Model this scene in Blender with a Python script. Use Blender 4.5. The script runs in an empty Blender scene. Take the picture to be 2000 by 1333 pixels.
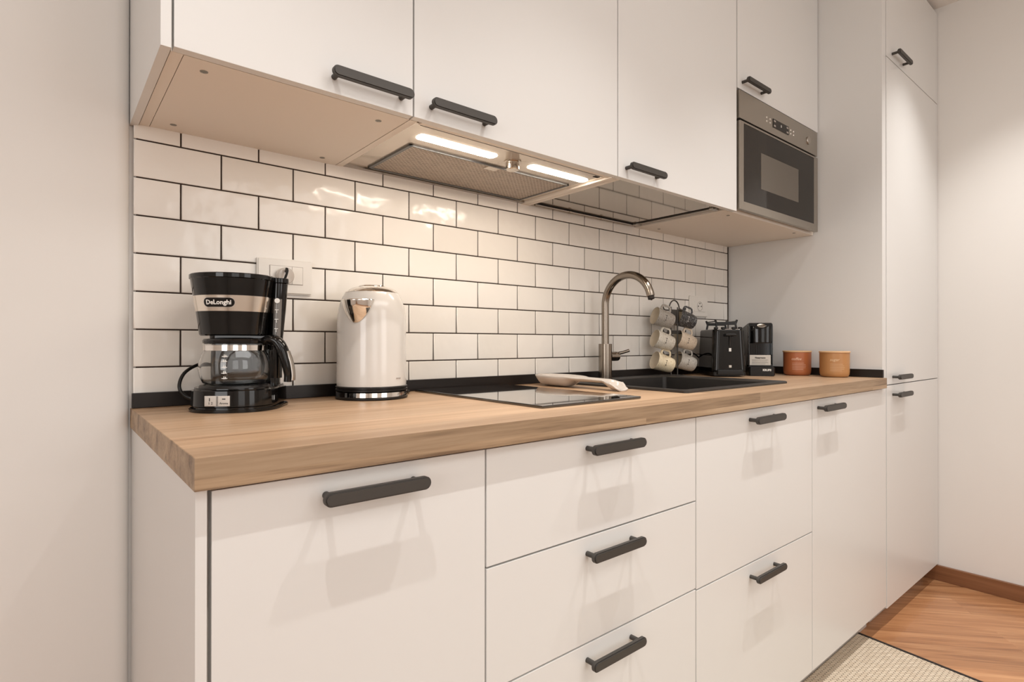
import bpy, bmesh, math, random
from mathutils import Vector, Matrix
random.seed(7)
S = bpy.context.scene
COL = S.collection
W = 0.96          # height of the worktop surface above the floor

# ------------------------------------------------------------------ camera, world, lights
cd = bpy.data.cameras.new('camera'); cam = bpy.data.objects.new('camera', cd); COL.objects.link(cam)
cd.sensor_width = 36; cd.lens = 36 * 1095.0 / 2000; cd.clip_start = 0.02
cam.matrix_world = (Matrix.Translation((-0.1298, -1.3546, W + 0.1322)) @ Matrix.Rotation(-0.6933, 4, 'Z')
                    @ Matrix.Rotation(math.pi / 2 + 0.0028, 4, 'X') @ Matrix.Rotation(0.0005, 4, 'Z'))
S.camera = cam
wd = bpy.data.worlds.new('world'); S.world = wd; wd.use_nodes = True
wd.node_tree.nodes['Background'].inputs[0].default_value = (1, .95, .9, 1)
wd.node_tree.nodes['Background'].inputs[1].default_value = 0.3
S.view_settings.view_transform = 'Standard'; S.view_settings.look = 'None'
S.view_settings.gamma = 1; S.view_settings.use_curve_mapping = False
S.view_settings.exposure = 0.0
WARM = (1.0, .985, .96)
def lamp(name, loc, power, radius, color=WARM):
    l = bpy.data.lights.new(name, 'SPOT'); l.energy = power; l.shadow_soft_size = radius; l.color = color
    l.spot_size = math.radians(90); l.spot_blend = 1.0
    o = bpy.data.objects.new(name, l); o.location = loc; COL.objects.link(o)
for x, e in ((-.05, 52.), (.85, 55.), (1.65, 62.), (2.55, 56.)):
    lamp('ceiling_spot_lamp', (x, -1.02, W + 1.62), e, .010)
def area(name, loc, sx, sy, power, color=WARM, rot=(0, 0, 0)):
    l = bpy.data.lights.new(name, 'AREA'); l.shape = 'RECTANGLE'; l.size = sx; l.size_y = sy; l.energy = power; l.color = color
    o = bpy.data.objects.new(name, l); o.location = loc; o.rotation_euler = rot; COL.objects.link(o)
area('added_ceiling_fill', (.9, -2.3, W + 1.62), 2.4, .9, 20.0, (1, .995, .985))  # added soft fill behind the camera for ambient light, no actual lamp
area('added_fill_light', (-1.92, -1.9, W + .55), 1.3, 1.1, 17.0, (1, 1, 1), (0, -math.pi / 2, 0))  # added fill from the left, no window here; lifts side panels and left wall
for x, e in ((-.55, 6.5), (1.25, 10.5)):
    area('added_fill_light', (x, -3.32, W + .65), 1.0, 1.5, e, (1, 1, 1), (math.pi / 2, 0, 0))  # added fill pair by the front wall, no windows; evenly brightens the cabinet fronts

# ------------------------------------------------------------------ materials
MATS = {}
def nt(name):
    m = bpy.data.materials.new(name); m.use_nodes = True
    return m, m.node_tree, m.node_tree.nodes['Principled BSDF']
def mat(name, col, rough=.5, metal=0., coat=0., trans=0., ior=1.5, emit=0., bump=0., bscale=400., spec=None, aniso=0., var=0.):
    m, t, p = nt(name)
    p.inputs['Base Color'].default_value = (*col, 1); p.inputs['Roughness'].default_value = rough
    p.inputs['Metallic'].default_value = metal; p.inputs['Coat Weight'].default_value = coat
    p.inputs['Transmission Weight'].default_value = trans; p.inputs['IOR'].default_value = ior
    p.inputs['Coat Roughness'].default_value = .04
    if spec is not None: p.inputs['Specular IOR Level'].default_value = spec
    if aniso: p.inputs['Anisotropic'].default_value = aniso
    if emit: p.inputs['Emission Color'].default_value = (*col, 1); p.inputs['Emission Strength'].default_value = emit
    if bump or var:
        tc = t.nodes.new('ShaderNodeTexCoord'); n = t.nodes.new('ShaderNodeTexNoise'); n.inputs['Scale'].default_value = bscale
        n.inputs['Detail'].default_value = 4
        t.links.new(tc.outputs['Object'], n.inputs['Vector'])
        if bump:
            b = t.nodes.new('ShaderNodeBump'); b.inputs['Strength'].default_value = bump; b.inputs['Distance'].default_value = .001
            t.links.new(n.outputs['Fac'], b.inputs['Height']); t.links.new(b.outputs['Normal'], p.inputs['Normal'])
        if var:
            r = t.nodes.new('ShaderNodeValToRGB'); r.color_ramp.elements[0].position = .35; r.color_ramp.elements[1].position = .65
            r.color_ramp.elements[0].color = (*[c * (1 - var) for c in col], 1); r.color_ramp.elements[1].color = (*[min(1, c * (1 + var)) for c in col], 1)
            t.links.new(n.outputs['Fac'], r.inputs['Fac']); t.links.new(r.outputs['Color'], p.inputs['Base Color'])
    MATS[name] = m; return m
M_wall = mat('wall_paint', (.80, .775, .74), .55, bump=.08, bscale=250)
M_ceil = mat('ceiling_paint', (.82, .79, .75), .8)
M_cab = mat('cabinet_front', (.74, .728, .706), .30, spec=.35)
M_carc = mat('cabinet_carcass', (.82, .745, .66), .45)
M_handle = mat('dark_handle', (.072, .066, .060), .5, .5)
M_black = mat('gloss_black_plastic', (.004, .0036, .0033), .06, spec=.42)
M_black2 = mat('satin_black_plastic', (.009, .008, .0075), .30, spec=.35)
M_strip = mat('black_upstand', (.011, .008, .007), .33, spec=.4)
M_steel = mat('brushed_steel', (.46, .42, .375), .30, 1.)
M_steelmw = mat('microwave_steel', (.40, .365, .32), .34, 1.)
M_chrome = mat('chrome', (.82, .79, .75), .06, 1.)
M_dsteel = mat('faucet_steel', (.28, .24, .20), .22, 1.)
M_sink = mat('black_composite', (.022, .019, .017), .42, bump=.15, bscale=1500)
M_hob = mat('hob_glass', (.006, .006, .006), .02, ior=1.75, coat=1.)
M_glass = mat('clear_glass', (.97, .97, .96), .0, trans=1., ior=1.45)
M_dglass = mat('oven_glass', (.012, .008, .005), .05, spec=.25)
M_dgrey = mat('oven_window', (.11, .092, .072), .2, spec=.4)
M_white = mat('white_enamel', (.68, .65, .61), .16, coat=.4)
M_sock = mat('white_socket_plastic', (.80, .76, .70), .28)
M_grey = mat('grey_plastic', (.40, .35, .31), .4)
M_dk = mat('dark_void', (.02, .015, .012), .8)
M_spoon = mat('glazed_ceramic', (.56, .50, .445), .16, coat=.5)
M_c1 = mat('terracotta_ceramic', (.40, .125, .045), .38)
M_c2 = mat('ochre_ceramic', (.46, .225, .085), .38)
M_lid = mat('wooden_lid', (.68, .42, .22), .5)
M_print = mat('pale_print', (.85, .60, .44), .6)
M_pwhite = mat('white_print', (.80, .78, .74), .5)
M_pdark = mat('dark_print', (.03, .025, .022), .5)
M_label = mat('label_paper', (.58, .54, .48), .5)
M_light = mat('hood_light_diffuser', (1, .88, .74), .3, emit=58.)
M_screw = mat('screw_metal', (.30, .28, .24), .35, 1.)
M_hood = mat('hood_panel', (.66, .59, .51), .16, .65)
M_tray = mat('drip_tray_metal', (.47, .43, .375), .05, 1.)
M_hframe = mat('filter_frame', (.16, .165, .165), .35, .8)
M_rugb = mat('rug_border', (.022, .016, .014), .8, bump=.5, bscale=900)
M_knobring = mat('knob_steel', (.58, .52, .45), .16, 1.)
M_band = mat('polished_band', (.80, .74, .66), .14, 1.)
M_gauge = mat('smoked_window', (.16, .15, .14), .12, coat=.3)
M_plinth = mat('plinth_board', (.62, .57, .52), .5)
M_grout = mat('dark_grout', (.030, .016, .010), .9)

def tile_mat():
    m, t, p = nt('glazed_tile'); N = t.nodes.new; L = t.links.new
    tc = N('ShaderNodeTexCoord'); g = N('ShaderNodeNewGeometry')
    n = N('ShaderNodeTexNoise'); n.inputs['Scale'].default_value = 19; n.inputs['Detail'].default_value = 1.5
    # every tile gets its own offset so the ripples do not run across joints
    mp = N('ShaderNodeVectorMath'); mp.operation = 'ADD'
    sc = N('ShaderNodeVectorMath'); sc.operation = 'SCALE'; sc.inputs[0].default_value = (31, 17, 23)
    L(g.outputs['Random Per Island'], sc.inputs['Scale']); L(tc.outputs['Object'], mp.inputs[0]); L(sc.outputs[0], mp.inputs[1])
    L(mp.outputs[0], n.inputs['Vector'])
    b = N('ShaderNodeBump'); b.inputs['Strength'].default_value = .8; b.inputs['Distance'].default_value = .004
    L(n.outputs['Fac'], b.inputs['Height']); L(b.outputs['Normal'], p.inputs['Normal'])
    r = N('ShaderNodeValToRGB'); r.color_ramp.elements[0].color = (.81, .765, .70, 1); r.color_ramp.elements[1].color = (.87, .83, .775, 1)
    L(g.outputs['Random Per Island'], r.inputs['Fac']); L(r.outputs['Color'], p.inputs['Base Color'])
    p.inputs['Roughness'].default_value = .16
    return m
M_tile = tile_mat()

def wood_mat(name, c0, c1, c2, rough, axis='X', rot=0., scale=1., plank=None, coat=0.):
    m, t, p = nt(name); N = t.nodes.new; L = t.links.new
    tc = N('ShaderNodeTexCoord'); mp0 = N('ShaderNodeMapping'); mp0.inputs['Rotation'].default_value = (0, 0, rot)
    L(tc.outputs['Object'], mp0.inputs['Vector'])
    src = mp0.outputs['Vector']
    if plank:
        sp = N('ShaderNodeSeparateXYZ'); L(src, sp.inputs[0])
        ad = N('ShaderNodeMath'); ad.operation = 'ADD'; L(sp.outputs['Y'], ad.inputs[0]); L(sp.outputs['Z'], ad.inputs[1])
        cb = N('ShaderNodeCombineXYZ'); L(sp.outputs['X'], cb.inputs['X']); L(ad.outputs[0], cb.inputs['Y'])
        br = N('ShaderNodeTexBrick'); L(cb.outputs[0], br.inputs['Vector'])
        br.inputs['Scale'].default_value = 1; br.inputs['Brick Width'].default_value = plank[0]; br.inputs['Row Height'].default_value = plank[1]
        br.inputs['Mortar Size'].default_value = plank[2]; br.inputs['Color1'].default_value = (0, 0, 0, 1); br.inputs['Color2'].default_value = (1, 1, 1, 1)
        br.inputs['Mortar'].default_value = (.5, .5, .5, 1); br.offset = .37
        sc = N('ShaderNodeVectorMath'); sc.operation = 'SCALE'; L(br.outputs['Color'], sc.inputs[0]); sc.inputs['Scale'].default_value = 7.3
        av = N('ShaderNodeVectorMath'); av.operation = 'ADD'; L(src, av.inputs[0]); L(sc.outputs[0], av.inputs[1]); src = av.outputs[0]
    mp = N('ShaderNodeMapping'); mp.inputs['Scale'].default_value = (1.3 * scale, 26 * scale, 26 * scale); L(src, mp.inputs['Vector'])
    n = N('ShaderNodeTexNoise'); n.inputs['Scale'].default_value = 1.; n.inputs['Detail'].default_value = 6; n.inputs['Distortion'].default_value = .6
    n.inputs['Roughness'].default_value = .62; L(mp.outputs[0], n.inputs['Vector'])
    mp2 = N('ShaderNodeMapping'); mp2.inputs['Scale'].default_value = (8 * scale, 240 * scale, 240 * scale); L(src, mp2.inputs['Vector'])
    n2 = N('ShaderNodeTexNoise'); n2.inputs['Scale'].default_value = 1.; n2.inputs['Detail'].default_value = 3; L(mp2.outputs[0], n2.inputs['Vector'])
    mx = N('ShaderNodeMath'); mx.operation = 'MULTIPLY_ADD'; L(n2.outputs['Fac'], mx.inputs[0]); mx.inputs[1].default_value = .30; 
    L(n.outputs['Fac'], mx.inputs[2])
    r = N('ShaderNodeValToRGB'); e = r.color_ramp.elements
    e[0].position = .42; e[0].color = (*c0, 1); e[1].position = .86; e[1].color = (*c2, 1)
    k = e.new(.64); k.color = (*c1, 1)
    L(mx.outputs[0], r.inputs['Fac'])
    out = r.outputs['Color']
    if plank:
        hs = N('ShaderNodeHueSaturation'); mr = N('ShaderNodeMapRange'); L(br.outputs['Color'], mr.inputs['Value'])
        mr.inputs['To Min'].default_value = .86; mr.inputs['To Max'].default_value = 1.12
        L(mr.outputs[0], hs.inputs['Value']); L(out, hs.inputs['Color']); out = hs.outputs['Color']
    L(out, p.inputs['Base Color']); p.inputs['Roughness'].default_value = rough; p.inputs['Coat Weight'].default_value = coat
    b = N('ShaderNodeBump'); b.inputs['Strength'].default_value = .12; b.inputs['Distance'].default_value = .0006
    L(mx.outputs[0], b.inputs['Height']); L(b.outputs['Normal'], p.inputs['Normal'])
    return m
M_top = wood_mat('oak_laminate', (.32, .19, .105), (.445, .285, .17), (.53, .365, .235), .42, plank=(1.9, .10, .0))
M_edge = wood_mat('oak_edge_band', (.13, .075, .04), (.35, .235, .14), (.47, .335, .215), .5, plank=(1.32, .10, .0))
M_floor = wood_mat('walnut_parquet', (.20, .080, .032), (.44, .205, .090), (.62, .335, .165), .33, rot=math.radians(49), scale=.8, plank=(1.2, .14, .0008), coat=.15)
M_base = wood_mat('walnut_skirting', (.13, .052, .021), (.21, .088, .038), (.27, .12, .055), .35, rot=math.pi / 2, scale=.7)

def filter_mat():
    m, t, p = nt('metal_filter_mesh'); N = t.nodes.new; L = t.links.new
    tc = N('ShaderNodeTexCoord'); mp = N('ShaderNodeMapping'); mp.inputs['Scale'].default_value = (1, 1, 1); L(tc.outputs['Object'], mp.inputs['Vector'])
    br = N('ShaderNodeTexBrick'); L(mp.outputs[0], br.inputs['Vector']); br.inputs['Scale'].default_value = 1
    br.inputs['Brick Width'].default_value = .0125; br.inputs['Row Height'].default_value = .0062; br.inputs['Mortar Size'].default_value = .0011
    br.inputs['Mortar Smooth'].default_value = .6
    br.inputs['Color1'].default_value = (.20, .145, .10, 1); br.inputs['Color2'].default_value = (.34, .255, .19, 1); br.inputs['Mortar'].default_value = (.72, .64, .55, 1)
    L(br.outputs['Color'], p.inputs['Base Color'])
    b = N('ShaderNodeBump'); b.inputs['Distance'].default_value = .002; L(br.outputs['Fac'], b.inputs['Height']); b.inputs['Strength'].default_value = .8
    L(b.outputs['Normal'], p.inputs['Normal']); p.inputs['Metallic'].default_value = .6; p.inputs['Roughness'].default_value = .4
    return m
M_filter = filter_mat()

def rug_mat():
    m, t, p = nt('woven_rug'); N = t.nodes.new; L = t.links.new
    tc = N('ShaderNodeTexCoord'); mp = N('ShaderNodeMapping'); mp.inputs['Rotation'].default_value = (0, 0, .7); L(tc.outputs['Object'], mp.inputs['Vector'])
    br = N('ShaderNodeTexBrick'); L(mp.outputs[0], br.inputs['Vector']); br.inputs['Scale'].default_value = 1
    br.inputs['Brick Width'].default_value = .020; br.inputs['Row Height'].default_value = .0085; br.inputs['Mortar Size'].default_value = .0018; br.inputs['Mortar Smooth'].default_value = 1
    br.inputs['Color1'].default_value = (.82, .70, .55, 1); br.inputs['Color2'].default_value = (.72, .595, .45, 1); br.inputs['Mortar'].default_value = (.42, .33, .24, 1)
    L(br.outputs['Color'], p.inputs['Base Color']); p.inputs['Roughness'].default_value = .95
    b = N('ShaderNodeBump'); b.inputs['Distance'].default_value = .003; b.invert = True; L(br.outputs['Fac'], b.inputs['Height']); L(b.outputs['Normal'], p.inputs['Normal'])
    return m
M_rug = rug_mat()

def mug_mat(name, col, fleck):
    m, t, p = nt(name); N = t.nodes.new; L = t.links.new
    tc = N('ShaderNodeTexCoord'); v = N('ShaderNodeTexNoise'); v.inputs['Scale'].default_value = 260; v.inputs['Detail'].default_value = 3
    L(tc.outputs['Object'], v.inputs['Vector'])
    r = N('ShaderNodeValToRGB'); r.color_ramp.elements[0].position = .34; r.color_ramp.elements[0].color = (*fleck, 1)
    r.color_ramp.elements[1].position = .46; r.color_ramp.elements[1].color = (*col, 1)
    L(v.outputs['Fac'], r.inputs['Fac']); L(r.outputs['Color'], p.inputs['Base Color']); p.inputs['Roughness'].default_value = .3
    return m

# ------------------------------------------------------------------ geometry helpers
def box(bm, x0, x1, y0, y1, z0, z1, bev=0., seg=2, M=None):
    b = bmesh.new()
    vs = [b.verts.new((x, y, z)) for x in (min(x0, x1), max(x0, x1)) for y in (min(y0, y1), max(y0, y1)) for z in (min(z0, z1), max(z0, z1))]
    for f in ((0, 1, 3, 2), (4, 6, 7, 5), (0, 4, 5, 1), (2, 3, 7, 6), (0, 2, 6, 4), (1, 5, 7, 3)):
        b.faces.new([vs[i] for i in f])
    if bev: bmesh.ops.bevel(b, geom=b.edges[:], offset=bev, segments=seg, affect='EDGES', profile=.6)
    merge(bm, b, M)
def merge(bm, b, M=None):
    if M is not None: bmesh.ops.transform(b, matrix=M, verts=b.verts)
    me = bpy.data.meshes.new('tmp'); b.to_mesh(me); b.free(); bm.from_mesh(me); bpy.data.meshes.remove(me)
def lathe(bm, prof, seg=48, M=None, cap0=False, cap1=False, a0=0., a1=2 * math.pi, sx=1., sy=1.):
    b = bmesh.new(); full = abs(a1 - a0 - 2 * math.pi) < 1e-6; n = seg if full else seg + 1
    rings = []
    for r, z in prof:
        if r < 1e-6: rings.append([b.verts.new((0, 0, z))]); continue
        rings.append([b.verts.new((r * sx * math.cos(a0 + (a1 - a0) * i / seg), r * sy * math.sin(a0 + (a1 - a0) * i / seg), z)) for i in range(n)])
    for A, B in zip(rings, rings[1:]):
        for i in range(seg):
            j = (i + 1) % n
            if len(A) == 1 and len(B) == 1: continue
            if len(A) == 1: b.faces.new((A[0], B[j], B[i]))
            elif len(B) == 1: b.faces.new((A[i], A[j], B[0]))
            else: b.faces.new((A[i], A[j], B[j], B[i]))
    if cap0 and len(rings[0]) > 1: b.faces.new(rings[0][::-1])
    if cap1 and len(rings[-1]) > 1: b.faces.new(rings[-1])
    bmesh.ops.recalc_face_normals(b, faces=b.faces)
    merge(bm, b, M)
def cyl(bm, p0, p1, r, seg=24, r2=None, bev=0.):
    p0, p1 = Vector(p0), Vector(p1); d = p1 - p0; L = d.length
    M = Matrix.Translation(p0) @ d.to_track_quat('Z', 'Y').to_matrix().to_4x4()
    r2 = r if r2 is None else r2
    if bev: prof = [(0, 0), (r - bev, 0), (r, bev), (r2, L - bev), (r2 - bev, L), (0, L)]
    else: prof = [(0, 0), (r, 0), (r2, L), (0, L)]
    lathe(bm, prof, seg, M)
def tube(bm, pts, r, seg=12, flat=1., closed=False, cap=True, up=None):
    pts = [Vector(p) for p in pts]; b = bmesh.new(); rings = []; n = len(pts)
    rr = r if isinstance(r, (list, tuple)) else [r] * n
    prev = None
    for i, p in enumerate(pts):
        if closed: t = (pts[(i + 1) % n] - pts[i - 1]).normalized()
        else: t = (pts[min(i + 1, n - 1)] - pts[max(i - 1, 0)]).normalized()
        if prev is None:
            u = Vector(up) if up else (Vector((0, 0, 1)) if abs(t.z) < .9 else Vector((1, 0, 0)))
        else: u = prev
        a = (u - t * u.dot(t)).normalized(); c = t.cross(a); prev = a
        rings.append([b.verts.new(p + (a * math.cos(2 * math.pi * k / seg) + c * math.sin(2 * math.pi * k / seg) * flat) * rr[i]) for k in range(seg)])
    m = n if closed else n - 1
    for i in range(m):
        A, B = rings[i], rings[(i + 1) % n]
        for k in range(seg): b.faces.new((A[k], A[(k + 1) % seg], B[(k + 1) % seg], B[k]))
    if cap and not closed: b.faces.new(rings[0][::-1]); b.faces.new(rings[-1])
    bmesh.ops.recalc_face_normals(b, faces=b.faces); merge(bm, b)
def smooth_path(pts, k=8):
    pts = [Vector(p) for p in pts]; out = []
    for i in range(len(pts) - 1):
        p0 = pts[max(i - 1, 0)]; p1 = pts[i]; p2 = pts[i + 1]; p3 = pts[min(i + 2, len(pts) - 1)]
        for j in range(k):
            t = j / k
            out.append(.5 * ((2 * p1) + (p2 - p0) * t + (2 * p0 - 5 * p1 + 4 * p2 - p3) * t * t + (3 * p1 - p0 - 3 * p2 + p3) * t ** 3))
    out.append(pts[-1]); return out
def prism(bm, outline, z0, z1, bev=0., seg=2, M=None, taper=1.):
    b = bmesh.new(); n = len(outline)
    A = [b.verts.new((x, y, z0)) for x, y in outline]; B = [b.verts.new((x * taper, y * taper, z1)) for x, y in outline]
    b.faces.new(A[::-1]); b.faces.new(B)
    for i in range(n): b.faces.new((A[i], A[(i + 1) % n], B[(i + 1) % n], B[i]))
    bmesh.ops.recalc_face_normals(b, faces=b.faces)
    if bev: bmesh.ops.bevel(b, geom=[e for e in b.edges if abs(e.verts[0].co.z - e.verts[1].co.z) < 1e-6], offset=bev, segments=seg, affect='EDGES')
    merge(bm, b, M)
def rrect(x0, x1, y0, y1, r, k=6):
    o = []
    for cx, cy, a in ((x1 - r, y1 - r, 0), (x0 + r, y1 - r, 90), (x0 + r, y0 + r, 180), (x1 - r, y0 + r, 270)):
        for i in range(k + 1):
            t = math.radians(a + 90 * i / k); o.append((cx + r * math.cos(t), cy + r * math.sin(t)))
    return o
def thing(name, label, cat, loc=(0, 0, 0), rotz=0., group=None):
    o = bpy.data.objects.new(name, None); COL.objects.link(o); o.empty_display_size = .05
    o.location = loc; o.rotation_euler = (0, 0, rotz); o['label'] = label; o['category'] = cat
    if group: o['group'] = group
    return o
def obj(name, bm, m, parent=None, world=False, label=None, ang=35, solid=0.):
    me = bpy.data.meshes.new(name); bm.to_mesh(me); bm.free(); me.materials.append(m)
    if world and parent is not None:
        q = parent
        off = Vector((0, 0, 0))
        while q is not None: off += q.location; q = q.parent
        me.transform(Matrix.Translation(-off))
    me.polygons.foreach_set('use_smooth', [True] * len(me.polygons)); me.set_sharp_from_angle(angle=math.radians(ang))
    o = bpy.data.objects.new(name, me); COL.objects.link(o)
    if parent is not None: o.parent = parent
    if label: o['label'] = label
    wn = o.modifiers.new('weighted_normals', 'WEIGHTED_NORMAL'); wn.keep_sharp = True; wn.weight = 80
    if solid:
        s = o.modifiers.new('thickness', 'SOLIDIFY'); s.thickness = solid; s.offset = 0
    return o
def tag(o, label, cat, group=None):
    o['label'] = label; o['category'] = cat
    if group: o['group'] = group
    return o
def struct(name, bm, m, parent=None, ang=35):
    o = obj(name, bm, m, parent, ang=ang); o['kind'] = 'structure'; return o
def text_bm(body, size, depth=.0004, bold=0., shear=0., space=1., bend=None):
    """text lying in the XZ plane, facing -Y, centred; bend = radius of the cylinder it wraps"""
    c = bpy.data.curves.new('t', 'FONT'); c.body = body; c.size = size; c.extrude = depth; c.offset = bold; c.shear = shear
    c.space_character = space; c.align_x = 'CENTER'; c.align_y = 'CENTER'; c.resolution_u = 2
    o = bpy.data.objects.new('t', c); COL.objects.link(o); bpy.context.view_layer.update()
    me = bpy.data.meshes.new_from_object(o.evaluated_get(bpy.context.evaluated_depsgraph_get()))
    bpy.data.objects.remove(o); b = bmesh.new(); b.from_mesh(me); bpy.data.meshes.remove(me)
    for v in b.verts:
        x, y, z = v.co
        if bend: r = bend + z; v.co = (r * math.sin(x / bend), -r * math.cos(x / bend), y)
        else: v.co = (x, -z, y)
    return b
def Z(z): return W + z

# ------------------------------------------------------------------ room
bm = bmesh.new(); box(bm, -2.0, 3.2, -3.4, .3, -.05, 0); struct('floor', bm, M_floor)
bm = bmesh.new(); box(bm, -2.0, 3.2, -3.4, .3, Z(1.68), Z(1.73)); struct('ceiling', bm, M_ceil)
bm = bmesh.new(); box(bm, -2.0, 3.2, .010, .10, 0, Z(1.68))
wall_back = struct('wall_back', bm, M_wall)
# plaster left of the tiles stands a little proud and ends in a rounded corner
bm = bmesh.new(); b = bmesh.new()
pts = [(-2.0, .010), (-2.0, -.012)] + [(-.028 + .026 * math.sin(t * math.pi / 24), .006 - .018 * math.cos(t * math.pi / 24)) for t in range(13)] + [(-.002, .010)]
prism(bm, pts, 0, Z(1.68)); struct('wall_plaster', bm, M_wall, wall_back, ang=60)
bm = bmesh.new(); box(bm, 3.04, 3.14, -3.4, .3, 0, Z(1.68)); struct('wall_right', bm, M_wall)
bm = bmesh.new(); box(bm, -2.1, -2.0, -3.4, .3, 0, Z(1.68)); struct('wall_left', bm, M_wall)
bm = bmesh.new(); box(bm, -2.0, 3.2, -3.5, -3.4, 0, Z(1.68)); struct('wall_front', bm, M_wall)
bm = bmesh.new(); box(bm, 3.022, 3.04, -3.4, -.563, 0, .068, .003); struct('baseboard_right', bm, M_base)
# glazed brick tiles on dark grout
bm = bmesh.new(); box(bm, .0100, 2.30, .0012, .010, Z(-.02), Z(.60)); grout = struct('grout_bed', bm, M_grout, wall_back)
bm = bmesh.new(); TW, TH, TX, TZ = .155, .077, .088, .5438; G = .0014
for k in range(-1, 7):
    z1 = TZ - k * TH; z0 = z1 - TH
    if k == 6: z0 = Z(0) * 0 + .002
    off = TX if k % 2 else TX + TW / 2
    n0 = -2
    for n in range(n0, 17):
        x0 = off + n * TW; x1 = x0 + TW
        x0 = .0036 if x0 < .02 else x0; x1 = min(x1, 2.2890)
        if x1 - x0 < .02: continue
        a0, a1, c0, c1 = x0 + G, x1 - G, Z(z0) + G, Z(min(z1, .60)) - G
        t = [random.uniform(-.0004, .0004) for _ in range(4)]; e = .0022
        o = [bm.verts.new((x, .0022, z)) for x, z in ((a0, c0), (a1, c0), (a1, c1), (a0, c1))]
        md = [bm.verts.new((x, .0002, z)) for x, z in ((a0 + .0003, c0 + .0003), (a1 - .0003, c0 + .0003), (a1 - .0003, c1 - .0003), (a0 + .0003, c1 - .0003))]
        i = [bm.verts.new((x, -.0012 + q, z)) for (x, z), q in zip(((a0 + e, c0 + e), (a1 - e, c0 + e), (a1 - e, c1 - e), (a0 + e, c1 - e)), t)]
        for A, B in ((o, md), (md, i)):
            for j in range(4): bm.faces.new((A[j], A[(j + 1) % 4], B[(j + 1) % 4], B[j]))
        bm.faces.new(i)
bmesh.ops.recalc_face_normals(bm, faces=bm.faces)
struct('brick_tiles', bm, M_tile, wall_back, ang=60)

# ------------------------------------------------------------------ handles
def handle(parent, cx, cz, yf):
    """oval bar on two round posts; yf = front face of the door"""
    bm = bmesh.new(); h = .0095; L = .079
    o = []
    for s in (1, -1):
        for i in range(13):
            t = math.radians(-90 + 180 * i / 12); o.append((s * (L - h) + s * h * math.cos(t), s * h * math.sin(t)))
    prism(bm, o, -.0055, .0055, .0022, 2, Matrix.Translation((cx, yf - .0265, cz)) @ Matrix.Rotation(math.pi / 2, 4, 'X'))
    for s in (-1, 1):
        cyl(bm, (cx + s * .066, yf, cz), (cx + s * .066, yf - .024, cz), .0050, 16)
    return obj('handle', bm, M_handle, parent, world=True, label='dark oval bar handle')
def door(parent, x0, x1, z0, z1, yf, name='door', hx=None, hz=None, m=None, th=.018):
    bm = bmesh.new(); g = .0016
    box(bm, x0 + g, x1 - g, yf, yf + th, z0 + g, z1 - g, .0012)
    d = obj(name, bm, m or M_cab, parent, world=True)
    if hx is not None: handle(d, hx, hz, yf)
    return d
def carcass(parent, x0, x1, yf, z0, z1, t=.016, bottom=True, top=True, name='carcass', m=None, yb=.008):
    bm = bmesh.new(); a = x0 + .0005; b = x1 - .0005
    box(bm, a, a + t, yf, yb, z0, z1); box(bm, b - t, b, yf, yb, z0, z1)
    box(bm, a + t, b - t, yb - .006, yb, z0, z1)
    if bottom: box(bm, a + t, b - t, yf, yb - .006, z0, z0 + t)
    if top: box(bm, a + t, b - t, yf, yb - .006, z1 - t, z1)
    return obj(name, bm, m or M_carc, parent, world=True)

# ------------------------------------------------------------------ base units
YB, YW = -.62, -.635
XL, X1, X2, X3, X4 = .0180, .4250, 1.0408, 1.6780, 2.3045
FB = .084           # height of the lower edge of the fronts
GB = 'white base units under the oak worktop'
c = thing('base_cabinet', 'white base unit with a single door at the left end of the worktop', 'cabinet', ((XL + X1) / 2, -.3, FB), group=GB)
carcass(c, XL, X1, YB + .02, FB, Z(-.039), top=False)
bm = bmesh.new(); box(bm, .003, .0155, -.622, .006, .0, Z(-.0385), .0008); obj('side_panel', bm, M_cab, c, world=True)
door(c, XL + .001, X1, FB, Z(-.0415), YB, hx=.2237, hz=Z(-.0715))
c = thing('base_cabinet', 'white base unit with three stacked drawers below the hob', 'cabinet', ((X1 + X2) / 2, -.3, FB), group=GB)
carcass(c, X1, X2, YB + .02, FB, Z(-.039), top=False)
for z0, z1, hz in ((Z(-.2387), Z(-.0415), Z(-.0705)), (Z(-.4440), Z(-.2387), Z(-.2720)), (FB, Z(-.4440), Z(-.4755))):
    door(c, X1, X2, z0, z1, YB, 'drawer_front', .7340, hz)
c = thing('base_cabinet', 'white sink unit with two deep fronts, below the black sink', 'cabinet', ((X2 + X3) / 2, -.3, FB), group=GB)
carcass(c, X2, X3, YB + .02, FB, Z(-.039), top=False)
door(c, X2, X3, Z(-.4480), Z(-.0415), YB, 'drawer_front', 1.3590, Z(-.0705))
door(c, X2, X3, FB, Z(-.4480), YB, 'drawer_front', 1.3620, Z(-.4830))
c = thing('base_cabinet', 'white base unit with one tall plain door beside the tall cupboard', 'cabinet', ((X3 + X4) / 2, -.3, FB), group=GB)
carcass(c, X3, 2.298, YB + .02, FB, Z(-.039), top=False)
door(c, X3, 2.340, FB, Z(-.0415), YB, hx=1.785, hz=Z(-.0705))
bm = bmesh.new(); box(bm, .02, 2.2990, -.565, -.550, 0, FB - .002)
tag(obj('plinth_board', bm, M_plinth), 'recessed white plinth board running under the base units', 'plinth')

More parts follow.
